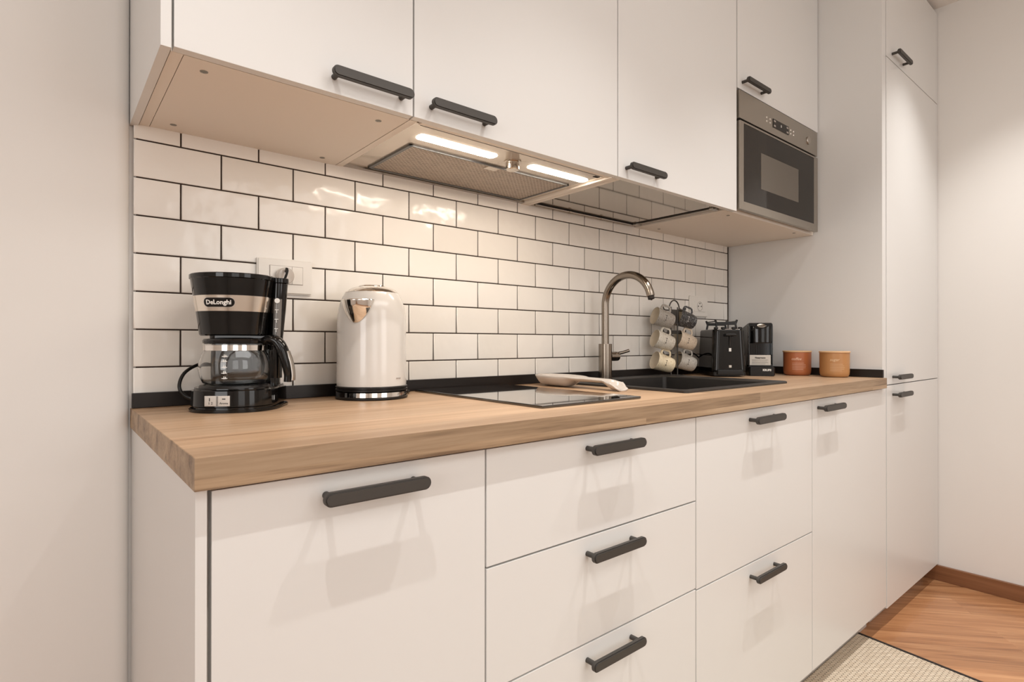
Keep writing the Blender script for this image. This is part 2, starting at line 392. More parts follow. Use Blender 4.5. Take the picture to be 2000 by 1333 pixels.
# worktop with cut-outs for the sink bowl
bm = bmesh.new(); SX0, SX1, SY0, SY1 = 1.172, 1.662, -.505, -.092
YT = YW + .0012
for a in ((.0012, SX0, YT, -.0005), (SX1, 2.2985, YT, -.0005), (SX0, SX1, YT, SY0), (SX0, SX1, SY1, -.0005)):
    box(bm, a[0], a[1], a[2], a[3], Z(-.038), Z(0))
bmesh.ops.remove_doubles(bm, verts=bm.verts, dist=1e-5)
wt = tag(obj('worktop', bm, M_top), 'long oak-look worktop lying on the white base units', 'worktop')
bm = bmesh.new(); box(bm, 0, 2.2985, YW, YT, Z(-.038), Z(-.0002)); box(bm, 0, .0012, YT, -.0005, Z(-.038), Z(-.0002))
obj('edge_band', bm, M_edge, wt, label='greyer oak edge band')
bm = bmesh.new(); b_ = .0305
box(bm, .002, 2.2860, -.013, -.0015, Z(.0004), Z(b_), .0015)
tag(obj('worktop_upstand', bm, M_strip), 'long black upstand strip along the foot of the tiles', 'upstand', 'black upstand strips')
bm = bmesh.new(); box(bm, 2.2865, 2.2985, -.6256, -.0015, Z(.0004), Z(b_), .0015)
tag(obj('worktop_upstand', bm, M_strip), 'short black upstand strip against the tall cupboard side', 'upstand', 'black upstand strips')

# ------------------------------------------------------------------ wall units
YU = -.392; ZU = Z(.5715); ZT = Z(1.64)
GU = 'white wall units above the worktop'
c = thing('wall_cabinet', 'white wall unit at the left end, with four screws in its underside', 'cabinet', (.21, -.2, ZU), group=GU)
carcass(c, .0315, .4225, -.372, ZU + .002, ZT)
bm = bmesh.new(); box(bm, -.0015, .0125, YU + .001, .006, ZU - .001, ZT, .0006); obj('side_panel', bm, M_cab, c, world=True)
bm = bmesh.new(); box(bm, .0140, .0310, -.374, .004, ZU + .0015, ZT, .0006); obj('filler_strip', bm, M_carc, c, world=True)
door(c, .0140, .4205, ZU, ZT, YU, hx=.3265, hz=Z(.6015))
for x, y in ((.0670, -.3320), (.0675, -.0430), (.3775, -.3280), (.3760, -.0370)):
    bm = bmesh.new(); cyl(bm, (x, y, ZU + .0015), (x, y, ZU + .004), .0062, 20)
    box(bm, x - .0045, x + .0045, y - .0008, y + .0008, ZU + .0010, ZU + .002); box(bm, x - .0008, x + .0008, y - .0045, y + .0045, ZU + .0010, ZU + .002)
    obj('screw', bm, M_screw, c, world=True, label='metal screw head')
c = thing('wall_cabinet', 'white wall unit holding the lit cooker hood', 'cabinet', (.73, -.2, ZU), group=GU)
carcass(c, .4235, 1.0485, -.372, ZU + .002, ZT, bottom=False)
door(c, .4205, 1.0345, ZU, ZT, YU, hx=.526, hz=Z(.6015))
bm = bmesh.new(); box(bm, .452, 1.034, -.372, -.358, ZU + .004, ZU + .03); obj('front_rail', bm, M_carc, c, world=True)
c = thing('wall_cabinet', 'white wall unit with the open mirror-like drip tray beneath', 'cabinet', (1.35, -.2, ZU), group=GU)
carcass(c, 1.0495, 1.6500, -.372, ZU + .002, ZT, bottom=False)
door(c, 1.0345, 1.6500, ZU, ZT, YU, hx=1.135, hz=Z(.6015))
bm = bmesh.new(); box(bm, 1.605, 1.633, -.372, .002, ZU + .002, ZU + .018)
obj('base_rail', bm, M_carc, c, world=True)
c = thing('wall_cabinet', 'white wall unit around and above the built-in microwave', 'cabinet', (1.97, -.2, ZU), group=GU)
carcass(c, 1.6510, 2.2985, -.372, ZU + .003, ZT)
door(c, 1.6525, 2.2960, Z(.989), ZT, YU, hx=1.752, hz=Z(1.0165))
for x, y in ((1.690, -.338), (1.702, -.044), (2.185, -.345), (1.585, -.05)):
    if x < 1.6: continue
    bm = bmesh.new(); cyl(bm, (x, y, ZU + .0015), (x, y, ZU + .006), .0055, 16); obj('screw', bm, M_screw, c, world=True, label='metal screw head')

# ------------------------------------------------------------------ tall cupboard
c = thing('tall_cupboard', 'tall white cupboard from floor to ceiling beside the right wall', 'cupboard', (2.67, -.3, 0))
bm = bmesh.new(); box(bm, 2.3, 2.3400, -.6195, .006, Z(-.0385), Z(1.655), .0008); box(bm, 2.3, 2.3400, -.598, .006, FB - .02, Z(-.0385)); box(bm, 2.302, 2.338, -.545, .004, .0, FB - .02); obj('side_panel', bm, M_cab, c, world=True)
carcass(c, 2.3420, 3.0370, YB + .02, FB, Z(1.655))
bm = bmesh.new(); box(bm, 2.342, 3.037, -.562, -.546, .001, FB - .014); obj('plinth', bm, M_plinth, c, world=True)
door(c, 2.3460, 3.0380, Z(1.2340), Z(1.655), YB, hx=2.478, hz=Z(1.2620))
door(c, 2.3460, 3.0380, Z(-.0310), Z(1.2340), YB, hx=2.480, hz=Z(-.0010))
door(c, 2.3460, 3.0380, FB - .012, Z(-.0310), YB, hx=2.480, hz=Z(-.0700))

# ------------------------------------------------------------------ microwave
c = thing('microwave_oven', 'stainless steel built-in microwave with dark glass door', 'microwave', (1.965, -.3, Z(.58)))
a0, a1, b0, b1 = 1.6565, 2.2740, Z(.5815), Z(.9830)
bm = bmesh.new(); box(bm, a0 + .01, a1 + .004, -.386, -.02, b0 + .012, b1 - .004); obj('housing', bm, M_dk, c, world=True)
bm = bmesh.new(); box(bm, a0, a1, -.398, -.386, Z(.8880), b1, .001); cp = obj('control_panel', bm, M_steelmw, c, world=True)
bm = bmesh.new(); box(bm, 1.893, 2.018, -.3995, -.397, Z(.9135), Z(.9450), .0006); d = obj('display', bm, M_dglass, cp, world=True, label='small dark display')
tb = text_bm('0', .014); bmesh.ops.translate(tb, verts=tb.verts, vec=(1.955, -.4, Z(.930))); obj('digit', tb, M_pwhite, d, world=True)
for z in (.9205, .9375):
    for x in (1.898, 1.999):
        bm = bmesh.new(); box(bm, x, x + .014, -.4000, -.3990, Z(z - .003), Z(z + .003)); obj('display_key', bm, M_grey, d, world=True)
for x in (1.846, 1.872, 2.036, 2.060):
    for z in ((.9235, .9370)):
        bm = bmesh.new(); cyl(bm, (x, -.397, Z(z)), (x, -.3995, Z(z)), .0040, 14, bev=.0008); obj('button', bm, M_chrome, cp, world=True)
bm = bmesh.new(); cyl(bm, (2.190, -.397, Z(.9330)), (2.190, -.4020, Z(.9330)), .0155, 32, bev=.0012); obj('dial', bm, M_steel, cp, world=True)
bm = bmesh.new(); box(bm, a0, 1.681, -.400, -.386, b0, Z(.8800), .001); box(bm, 2.240, a1, -.400, -.386, b0, Z(.8800), .001)
box(bm, 1.681, 2.240, -.400, -.386, b0, Z(.6100), .001); box(bm, 1.681, 2.240, -.400, -.386, Z(.8740), Z(.8800))
dr = obj('oven_door', bm, M_steelmw, c, world=True)
bm = bmesh.new(); box(bm, 1.6805, 2.2405, -.3985, -.390, Z(.6095), Z(.8745)); gl = obj('door_glass', bm, M_dglass, dr, world=True)
bm = bmesh.new(); box(bm, 1.803, 2.100, -.3990, -.398, Z(.6730), Z(.8000)); obj('door_window', bm, M_dgrey, gl, world=True, label='lighter window in the dark glass')

# ------------------------------------------------------------------ cooker hood
c = thing('cooker_hood', 'built-in cooker hood with two lit strips and a metal mesh filter', 'cooker hood', (.735, -.19, Z(.578)))
H0 = Z(.5790)
bm = bmesh.new(); box(bm, .4410, 1.0310, -.356, -.018, H0, H0 + .012, .0008); box(bm, .47, 1.0, -.34, -.03, H0 + .012, H0 + .12); obj('hood_panel', bm, M_hood, c, world=True)
bm = bmesh.new(); box(bm, .4410, 1.0310, -.0175, -.0015, H0 - .004, H0 + .012); obj('rear_strip', bm, M_steel, c, world=True)
bm = bmesh.new()
fx0, fx1, fy0, fy1 = .4970, 1.0050, -.2400, -.0260
for q in ((fx0, fx1, fy0, fy0 + .0045), (fx0, fx1, fy1 - .006, fy1), (fx0, fx0 + .009, fy0, fy1), (fx1 - .006, fx1, fy0, fy1)):
    box(bm, *q, H0 - .0040, H0 + .001, .0006)
ff = obj('filter_frame', bm, M_hframe, c, world=True)
bm = bmesh.new(); box(bm, fx0 + .005, fx1 - .004, fy0 + .003, fy1 - .004, H0 - .0020, H0 + .0005); obj('filter_mesh', bm, M_filter, ff, world=True)
bm = bmesh.new(); box(bm, .724, .760, -.236, -.212, H0 - .0042, H0 - .0015, .0008); fl = obj('filter_latch', bm, M_hood, ff, world=True)
for x0, x1 in ((.4870, .6990), (.8090, 1.0150)):
    bm = bmesh.new(); prism(bm, rrect(x0, x1, -.3080, -.2790, .010), H0 - .0016, H0 + .001, .0004); obj('light_strip', bm, M_light, c, world=True, label='glowing white light strip')
bm = bmesh.new(); lathe(bm, [(0, -.022), (.0150, -.022), (.0165, -.020), (.0165, -.004), (.0215, -.003), (.0215, 0)], 36, Matrix.Translation((.7530, -.2940, H0)))
obj('control_knob', bm, M_knobring, c, world=True)
bm = bmesh.new()
for i in range(5): box(bm, 1.000 + i * .004, 1.002 + i * .004, -.344, -.334, H0 - .0008, H0 + .0005)
box(bm, .46, 1.02, -.352, -.349, H0 - .0008, H0 + .0005)
obj('vent_slot', bm, M_dk, c, world=True)

# ------------------------------------------------------------------ dish drainer tray in wall unit
c = thing('drip_tray', 'polished metal drip tray reflecting the tiles, under the middle wall unit', 'drip tray', (1.34, -.2, Z(.58)))
bm = bmesh.new(); box(bm, 1.0700, 1.5560, -.3620, -.0350, Z(.5800), Z(.5830)); obj('tray', bm, M_tray, c, world=True)
bm = bmesh.new(); box(bm, 1.0680, 1.0740, -.3640, -.0180, Z(.5790), Z(.5860)); box(bm, 1.5560, 1.6040, -.3640, -.0180, Z(.5840), Z(.5870)); box(bm, 1.068, 1.604, -.0340, -.0040, Z(.5840), Z(.5870))
obj('frame_recess', bm, M_dk, c, world=True, label='dark gap around the tray')
bm = bmesh.new(); box(bm, 1.5740, 1.5830, -.3600, -.0200, Z(.5760), Z(.5830), .001); box(bm, 1.5640, 1.5980, -.0400, -.0240, Z(.5740), Z(.5840), .001); box(bm, 1.5640, 1.5980, -.3560, -.3400, Z(.5740), Z(.5840), .001)
obj('side_rail', bm, M_steel, c, world=True)
bm = bmesh.new(); cyl(bm, (1.0760, -.0180, Z(.5760)), (1.5700, -.0180, Z(.5760)), .0040, 14)
for x in (1.235, 1.395): cyl(bm, (x - .004, -.0180, Z(.5760)), (x + .004, -.0180, Z(.5760)), .0062, 14)
obj('rear_rod', bm, M_steel, c, world=True)

# ------------------------------------------------------------------ hob
bm = bmesh.new(); box(bm, .6320, .9480, -.5330, -.0300, Z(.0004), Z(.0060), .0015)
hob = obj('induction_hob', bm, M_hob); tag(hob, 'narrow black glass hob set on the worktop left of the spoon rest', 'hob')
bm = bmesh.new()
box(bm, .74, .84, -.512, -.509, Z(.0060), Z(.00612))
obj('touch_control', bm, M_dgrey, hob, label='faint grey touch control line')

# ------------------------------------------------------------------ sink
c = thing('kitchen_sink', 'black composite sink set into the oak worktop', 'sink', (1.44, -.28, Z(0)))
bm = bmesh.new()
def ring(bm, loops):
    vs = [[bm.verts.new(p) for p in l] for l in loops]; n = len(vs[0])
    for A, B in zip(vs, vs[1:]):
        for i in range(n): bm.faces.new((A[i], A[(i + 1) % n], B[(i + 1) % n], B[i]))
    return vs
ox0, ox1, oy0, oy1 = 1.150, 1.7320, -.5240, -.0160
ix0, ix1, iy0, iy1 = 1.180, 1.655, -.4960, -.1000
def lp(x0, x1, y0, y1, r, z): return [(x, y, Z(z)) for x, y in rrect(x0, x1, y0, y1, r, 8)]
loops = [lp(ox0, ox1, oy0, oy1, .012, .0004), lp(ox0, ox1, oy0, oy1, .012, .0055), lp(ox0 + .003, ox1 - .003, oy0 + .003, oy1 - .003, .012, .0078),
         lp(ix0 - .004, ix1 + .004, iy0 - .004, iy1 + .004, .014, .0070), lp(ix0, ix1, iy0, iy1, .014, .0040),
         lp(ix0 + .004, ix1 - .004, iy0 + .004, iy1 - .004, .018, -.16), lp(ix0 + .02, ix1 - .02, iy0 + .02, iy1 - .02, .02, -.175)]
vs = ring(bm, loops); bm.faces.new(vs[-1]); bmesh.ops.recalc_face_normals(bm, faces=bm.faces)
for f in bm.faces: f.normal_flip() if False else None
sk = obj('sink_bowl', bm, M_sink, c, world=True, ang=50)
bm = bmesh.new(); cyl(bm, (1.43, -.30, Z(-.1755)), (1.43, -.30, Z(-.1715)), .045, 32, bev=.001); obj('drain', bm, M_steel, c, world=True)

# ------------------------------------------------------------------ faucet
FX, FY = 1.366, -.062
c = thing('kitchen_faucet', 'brushed steel gooseneck faucet behind the black sink', 'faucet', (FX, FY, Z(.0078)))
bm = bmesh.new(); lathe(bm, [(0, 0), (.0250, 0), (.0250, .003), (.0232, .0035), (.0232, .1185), (.0225, .1200), (0, .1200)], 40); obj('body', bm, M_dsteel, c)
bm = bmesh.new(); R = .0965; zc = .2545
pts = [(0, 0, .118), (0, 0, .18), (0, 0, .23)] + [(0, -R + R * math.cos(math.radians(a)), zc + R * math.sin(math.radians(a))) for a in range(0, 171, 3)]
tube(bm, pts, .0128, 40); e = Vector(pts[-1]); t = (e - Vector(pts[-2])).normalized()
sp = obj('spout', bm, M_dsteel, c, ang=50)
bm = bmesh.new(); cyl(bm, e, e + t * .010, .0105, 20); cyl(bm, e + t * .010, e + t * .0135, .0030, 10); obj('aerator', bm, M_dk, sp)
bm = bmesh.new(); cyl(bm, (.020, 0, .076), (.046, 0, .076), .0165, 32, bev=.001); cyl(bm, (.0465, 0, .076), (.064, 0, .076), .0165, 32, bev=.002)
lv = obj('lever_cartridge', bm, M_dsteel, c)
bm = bmesh.new(); tube(bm, [(.056, -.002, .084), (.078, -.016, .090), (.094, -.030, .097)], [.006, .0055, .0055], 14); obj('lever', bm, M_dsteel, lv)

# ------------------------------------------------------------------ spoon rest
bm = bmesh.new(); NY, NX = 46, 16; rows = []
def lerp(tb, v):
    for (a, p), (b2, q) in zip(tb, tb[1:]):
        if v <= b2:
            t = (v - a) / (b2 - a); t = t * t * (3 - 2 * t); return p + (q - p) * t
    return tb[-1][1]
wid = [(0, .004), (.10, .035), (.28, .046), (.48, .036), (.62, .020), (.80, .019), (.93, .028), (1, .020)]
bot = [(0, .031), (.06, .018), (.12, .0035), (.40, .0035), (.52, .021), (.80, .022), (.93, .0045), (1, .0020)]
rim = [(0, .034), (.12, .034), (.40, .0335), (.60, .030), (.82, .0285), (.93, .022), (1, .006)]
for i in range(NY + 1):
    v = i / NY; y = -.045 - .335 * v; w = lerp(wid, v); zb = lerp(bot, v); zr = lerp(rim, v); row = []
    for j in range(NX + 1):
        u = -1 + 2 * j / NX; s = abs(u) ** 3.0
        row.append(bm.verts.new((1.062 + .01 * v + u * w, y, Z(zb + (zr - zb) * s))))
    rows.append(row)
for A, B in zip(rows, rows[1:]):
    for j in range(NX): bm.faces.new((A[j], A[j + 1], B[j + 1], B[j]))
sr = obj('spoon_rest', bm, M_spoon, ang=70, solid=.0045); tag(sr, 'glazed beige ceramic spoon rest lying between hob and sink', 'spoon rest')

# ------------------------------------------------------------------ wall sockets
c = thing('wall_socket', 'wide white wall socket plate on the tiles behind the coffee maker', 'socket', (.2994, 0, Z(.286)), group='white wall socket plates')
def plate(c, x0, x1, z0, z1, mods):
    bm = bmesh.new(); prism(bm, rrect(x0, x1, z0, z1, .004), 0, .0105, .003, 3, Matrix.Rotation(math.pi / 2, 4, 'X') ); bmesh.ops.translate(bm, verts=bm.verts, vec=(0, -.001, 0))
    obj('plate', bm, M_sock, c, world=True)
    for m in mods:
        bm = bmesh.new(); box(bm, m[0], m[1], -.0135, -.010, m[2], m[3], .0006); obj('module', bm, M_sock, c, world=True)
plate(c, .2370, .3625, Z(.2450), Z(.3272), [(.2645, .3135, Z(.2690), Z(.3095)), (.3143, .3385, Z(.2690), Z(.3095))])
bm = bmesh.new()
for q in ((.2635, .3395, Z(.2680), Z(.2688)), (.2635, .3395, Z(.3097), Z(.3105)), (.2635, .2643, Z(.268), Z(.3105)), (.3387, .3395, Z(.268), Z(.3105)), (.3136, .3142, Z(.268), Z(.3105))):
    box(bm, q[0], q[1], -.0122, -.0108, q[2], q[3])
obj('joint_line', bm, M_grey, c, world=True)
bm = bmesh.new(); lathe(bm, [(0, 0), (.0175, 0), (.0190, .002), (.0190, .016), (.0170, .020), (.006, .021), (0, .021)], 36, Matrix.Translation((.2945, -.0140, Z(.2860))) @ Matrix.Rotation(math.pi / 2, 4, 'X'))
c = thing('power_plug', 'round beige power plug pushed into the left wall socket', 'plug', (.2945, -.014, Z(.286)))
obj('plug_body', bm, M_spoon, c, world=True)
bm = bmesh.new(); tube(bm, smooth_path([(.2930, -.0350, Z(.2950)), (.2900, -.047, Z(.300)), (.2880, -.052, Z(.285)), (.262, -.032, Z(.20)), (.25, -.027, Z(.10)), (.25, -.022, Z(.05))]), .0028, 10); obj('cord', bm, M_black2, c, world=True)
c = thing('wall_socket', 'small white wall socket on the tiles behind the mug rack', 'socket', (2.035, 0, Z(.288)), group='white wall socket plates')
plate(c, 1.9700, 2.1040, Z(.2440), Z(.3330), [(1.998, 2.076, Z(.2655), Z(.3115))])
bm = bmesh.new(); lathe(bm, [(.0200, .0006), (.0188, .001), (.0180, -.006), (0, -.006)], 32, Matrix.Translation((2.0370, -.0137, Z(.2890))) @ Matrix.Rotation(math.pi / 2, 4, 'X')); obj('socket_well', bm, M_grey, c, world=True)
bm = bmesh.new(); cyl(bm, (2.026, -.0145, Z(.2890)), (2.026, -.0125, Z(.2890)), .0030, 12); cyl(bm, (2.048, -.0145, Z(.2890)), (2.048, -.0125, Z(.2890)), .0030, 12); cyl(bm, (2.037, -.0145, Z(.3010)), (2.037, -.010, Z(.3010)), .0028, 12)
obj('pin_hole', bm, M_dk, c, world=True)

# ------------------------------------------------------------------ coffee maker
cm = thing('coffee_maker', 'black filter coffee maker with steel band at the left end of the worktop', 'coffee maker', (.169, -.132, Z(.0002)), math.radians(-30))
def dshape(w, yf, yb, r=.02, k=20, e=2.4):
    """flat-backed outline with a rounded front"""
    o = []
    for i in range(k + 1):
        t = math.pi + math.pi * i / k; cx, sx = math.cos(t), math.sin(t)
        o.append((math.copysign(abs(cx) ** (2 / e), cx) * w, math.copysign(abs(sx) ** (2 / e), sx) * abs(yf)))
    o += [(w, yb - r)] + [(w - r + r * math.sin(math.radians(a)), yb - r + r * (1 - 0) * math.cos(math.radians(90 - a)) if False else yb - r + r * math.cos(math.radians(90 - 90 + a)) * 0 + r * math.sin(math.radians(90 - a)) * 0 + r * (a / 90)) for a in ()]
    o += [(w - r * .3, yb - r * .3), (w - r, yb), (-w + r, yb), (-w + r * .3, yb - r * .3), (-w, yb - r)]
    return o
bm = bmesh.new(); prism(bm, dshape(.0835, -.092, .074), 0, .006, .0015); prism(bm, dshape(.0805, -.089, .073), .006, .0455, .005, 3, taper=.985); obj('base', bm, M_black, cm, ang=40)
bm = bmesh.new(); lathe(bm, [(.064, .0445), (.062, .049), (.056, .050), (.054, .0485), (0, .0485)], 48, Matrix.Translation((0, -.022, 0))); obj('hot_plate', bm, M_black2, cm)
bm = bmesh.new(); prism(bm, [(x, y) for x, y in rrect(-.070, .066, .032, .076, .016)], .040, .255, .004); obj('water_tank', bm, M_black, cm, ang=40)
bm = bmesh.new()
rings = []; K = 56
prof = [(.000, .145), (.0585, .145), (.0610, .1475), (.0630, .165), (.0665, .1890), (.0717, .2230), (.0765, .2540), (.0785, .2555), (.0785, .2625), (.0765, .2640), (.040, .2660), (.0, .2660)]
lathe(bm, prof, K, Matrix.Translation((-.006, -.012, 0)), sx=1., sy=.95); head = obj('brew_head', bm, M_black, cm, ang=32)
def conic(z): return .0665 + (z - .1890) * (.0052 / .034)
bm = bmesh.new(); lathe(bm, [(conic(.1915) - .001, .1915), (conic(.1915) + .0008, .1915), (conic(.2215) + .0008, .2215), (conic(.2215) - .001, .2215)], 40, Matrix.Translation((-.006, -.012, 0)), a0=math.radians(170), a1=math.radians(380), sy=.95)
band = obj('steel_band', bm, M_band, cm, label='polished steel band')
# badge on the band
def on_head(b, ang, z, r, tilt=.153):
    M = Matrix.Translation((-.006, -.012, z)) @ Matrix.Rotation(ang, 4, 'Z')
    bmesh.ops.transform(b, matrix=M, verts=b.verts)
    for v in b.verts: v.co.x = -.006 + (v.co.x + .006) * (1 + (v.co.z - z) * tilt / r); v.co.y = -.012 + (v.co.y + .012) * .95 * (1 + (v.co.z - z) * tilt / r)
rb = conic(.2075)
def badge(w, h, r, th):
    b = bmesh.new(); o = []
    for s in (1, -1):
        for i in range(11):
            t = math.radians(-90 + 18 * i); o.append((s * (w - h) + s * h * math.cos(t), s * h * math.sin(t)))
    A = [b.verts.new((x, z, 0)) for x, z in o]; f = b.faces.new(A)
    bmesh.ops.subdivide_edges(b, edges=[e for e in b.edges if e.calc_length() > .01], cuts=10)
    bmesh.ops.triangulate(b, faces=b.faces[:])
    ext = bmesh.ops.extrude_face_region(b, geom=b.faces[:]); 
    bmesh.ops.translate(b, verts=[v for v in ext['geom'] if isinstance(v, bmesh.types.BMVert)], vec=(0, 0, th))
    for v in b.verts:
        x, y, z = v.co; rr = r + z; v.co = (rr * math.sin(x / r), -rr * math.cos(x / r), y)
    bmesh.ops.recalc_face_normals(b, faces=b.faces)
    return b
AB = math.radians(-6)
b = badge(.0300, .0100, rb + .0006, .0008); on_head(b, AB, .2075, rb); obj('badge_ring', b, M_chrome, band)
b = badge(.0285, .0086, rb + .0007, .0012); on_head(b, AB, .2075, rb); obj('badge', b, M_black, band, label='black oval logo badge')
b = text_bm("De'Longhi".replace("'", ''), .0120, .0004, bold=.0003, bend=rb + .0022); on_head(b, AB, .2075, rb); obj('badge_lettering', b, M_pwhite, band)
# control plate on base
PM = Matrix.Translation((-.003, 0, 0)) @ Matrix.Rotation(math.radians(-6), 4, 'Z')
b = bmesh.new(); box(b, -.022, .024, -.0895, -.0830, .013, .0325, .0006, M=PM); sw = obj('switch_plate', b, M_steel, cm, label='steel switch plate')
b = bmesh.new(); q = -.0899
for x0, x1, z0, z1 in ((-.0005, .0003, .0135, .032), (.0015, .0023, .0135, .032), (-.0135, -.012, .0225, .0285), (.010, .016, .0255, .0275)): box(b, x0, x1, q, q + .0006, z0, z1, M=PM)
for w_, sz, x in (('1 2', .0065, -.011), ('Aroma', .0055, .013)):
    t_ = text_bm(w_, sz); bmesh.ops.translate(t_, verts=t_.verts, vec=(x, q + .0002, .0185)); merge(b, t_, PM)
obj('switch_print', b, M_pdark, sw)
# water gauge column
bm = bmesh.new(); tube(bm, [(.068, .010, .060), (.0700, .006, .145), (.0740, .003, .20), (.0765, .001, .252)], [.0125, .0135, .0155, .0172], 28, cap=True); gc = obj('gauge_column', bm, M_black, cm, ang=40)
bm = bmesh.new(); lathe(bm, [(0, .262), (.0187, .262), (.0192, .260), (.0192, .253), (.017, .2515)], 28, Matrix.Translation((.0765, .001, 0))); obj('column_cap', bm, M_black, gc)
bm = bmesh.new(); tube(bm, [(.0725, -.0052, .125), (.0750, -.0072, .17), (.0775, -.0100, .2200)], [.0075, .0078, .0080], 16, up=(1, 0, 0)); obj('level_window', bm, M_gauge, gc, label='smoked water level window')
bm = bmesh.new()
for i in range(4):
    z = .140 + i * .019; q = (z - .125) / .095; xx = .0735 + .0040 * q; yy = -.0132 - .0050 * q
    box(bm, xx - .0035, xx + .0035, yy - .0004, yy + .001, z, z + .0012); box(bm, xx - .0005, xx + .0005, yy - .0004, yy + .001, z - .006, z)
lathe(bm, [(0, 0), (.0050, 0), (.0050, .0010), (0, .0010)], 18, Matrix.Translation((.0777, -.0178, .2160)) @ Matrix.Rotation(math.pi / 2, 4, 'X'))
obj('gauge_print', bm, M_pwhite, gc)
# cord looping out at the left
def w2l(o, p):
    return o.matrix_basis.inverted() @ Vector(p)
bpy.context.view_layer.update()
cordp = [(.20, -.030, Z(.03)), (.16, -.020, Z(.070)), (.125, -.030, Z(.087)), (.090, -.045, Z(.072)), (.077, -.055, Z(.045)), (.086, -.060, Z(.024)), (.110, -.070, Z(.012))]
bm = bmesh.new(); tube(bm, smooth_path([w2l(cm, p) for p in cordp]), .0034, 12); obj('power_cord', bm, M_black2, cm)

# glass jug standing on the hot plate
ca = Vector((-.0, -.022, .0505)); cw = cm.matrix_basis @ ca
jug = thing('coffee_jug', 'empty glass coffee jug with black lid standing in the coffee maker', 'jug', tuple(cw), 0.)
bm = bmesh.new(); pr = [(0, 0), (.050, 0), (.0570, .003), (.0625, .014), (.0645, .028), (.0640, .042), (.0605, .056), (.0560, .066), (.0550, .071)]
inn = [(max(r - .0018, 0), z + .0018 if r < .06 and z < .01 else z) for r, z in pr][::-1]
lathe(bm, pr + [(.0545, .0785), (.0527, .0785)] + inn, 56); obj('glass_body', bm, M_glass, jug, ang=60)
bm = bmesh.new(); lathe(bm, [(.0556, .0660), (.0572, .0660), (.0572, .0765), (.0556, .0765), (.0556, .0660)], 48); obj('collar', bm, M_chrome, jug)
bm = bmesh.new(); lathe(bm, [(0, .0790), (.054, .0790), (.0570, .0800), (.0575, .0850), (.055, .0885), (.030, .0910), (0, .0910)], 48); obj('lid', bm, M_black, jug)
hd = Vector((.84, -.54, 0)).normalized()
path = [(.052, .083), (.066, .0875), (.080, .0830), (.090, .0670), (.0970, .0430), (.1005, .0190), (.1000, .0030)]
bm = bmesh.new(); P = smooth_path([hd * r + Vector((0, 0, z)) for r, z in path], 6)
tube(bm, P, [.0075 + .0035 * math.sin(math.pi * min(1, i / len(P) * 1.2)) for i in range(len(P))], 18, flat=1.35, up=(0, 0, 1)); hn = obj('jug_handle', bm, M_black, jug, ang=50)
path2 = [(.1000, .0640), (.1070, .0420), (.1105, .0190), (.1100, .0060)]
bm = bmesh.new(); P = smooth_path([hd * r + Vector((0, 0, z)) for r, z in path2], 6); tube(bm, P, .0040, 14, flat=2.0, up=tuple(hd)); obj('handle_trim', bm, M_steel, hn, label='brushed steel trim')
bm = bmesh.new(); wb = bmesh.new()
for i, z in enumerate((.014, .024, .035, .046, .055)):
    r = {.014: .0629, .024: .0645, .035: .0648, .046: .0636, .055: .0612}[z]
    a = math.radians(240)
    for da, dz, ww, hh in ((0, 0, .0050, .0006), (-.015, .0012, .0007, .0026), (.03, .0012, .0007, .0022)):
        bb = bmesh.new(); box(bb, -ww, ww, -.0002, .0002, dz - hh, dz + hh); bmesh.ops.transform(bb, matrix=Matrix.Rotation(a + da + math.pi / 2, 4, 'Z') @ Matrix.Translation((0, -r, z)), verts=bb.verts); merge(bm, bb)
obj('measure_marks', bm, M_pwhite, jug, label='white measuring marks')

# ------------------------------------------------------------------ kettle
KX, KY = .4715, -.1050
kb = thing('kettle_base', 'round chrome and black power base under the white kettle', 'kettle base', (KX, KY, Z(.0002)))
bm = bmesh.new(); lathe(bm, [(0, 0), (.0825, 0), (.0845, .002), (.0845, .0055), (.083, .0065)], 64); obj('foot_ring', bm, M_black2, kb)
bm = bmesh.new(); lathe(bm, [(.083, .0062), (.0838, .0070), (.0832, .0170), (.081, .0185), (0, .0185)], 64); obj('chrome_ring', bm, M_chrome, kb)
bm = bmesh.new(); tube(bm, smooth_path([(.070, .020, .010), (.088, .026, .012), (.100, .026, .022), (.104, .024, .012), (.112, .030, .006), (.125, .050, .005), (.100, .072, .005)]), .0040, 12); obj('power_cord', bm, M_black2, kb)
kt = thing('electric_kettle', 'white retro electric kettle with chrome spout and lid', 'kettle', (KX, KY, Z(.0190)), math.atan2(-.61, -.79) + math.pi / 2)
BP = [(.0800, .000), (.0835, .001), (.0835, .0045), (.0815, .0055), (.0815, .0075), (.0838, .0085), (.0838, .0105), (.0818, .0115)]
bm = bmesh.new(); lathe(bm, [(0, .0002)] + BP + [(.0800, .013)], 64); obj('bottom_ring', bm, M_black2, kt)
BODY = [(.0810, .0120), (.0815, .020), (.0812, .060), (.0810, .110), (.0806, .155), (.0792, .178), (.0765, .196), (.0725, .210), (.0675, .2215), (.0625, .2300), (.0610, .2320)]
bm = bmesh.new(); lathe(bm, BODY + [(.0, .2320)], 72); obj('body', bm, M_white, kt, ang=60)
bm = bmesh.new(); lathe(bm, [(.0612, .2305), (.0620, .2320), (.0580, .2370), (.0480, .2425), (.0320, .2465), (.0315, .2460), (.0305, .2485), (.020, .2505), (0, .2512)], 64); obj('lid', bm, M_chrome, kt)
def rbody(z):
    for (r0, z0), (r1, z1) in zip(BODY, BODY[1:]):
        if z0 <= z <= z1: return r0 + (r1 - r0) * (z - z0) / (z1 - z0)
    return BODY[-1][0]
bm = bmesh.new(); rows = []; z0, z1 = .1570, .2110
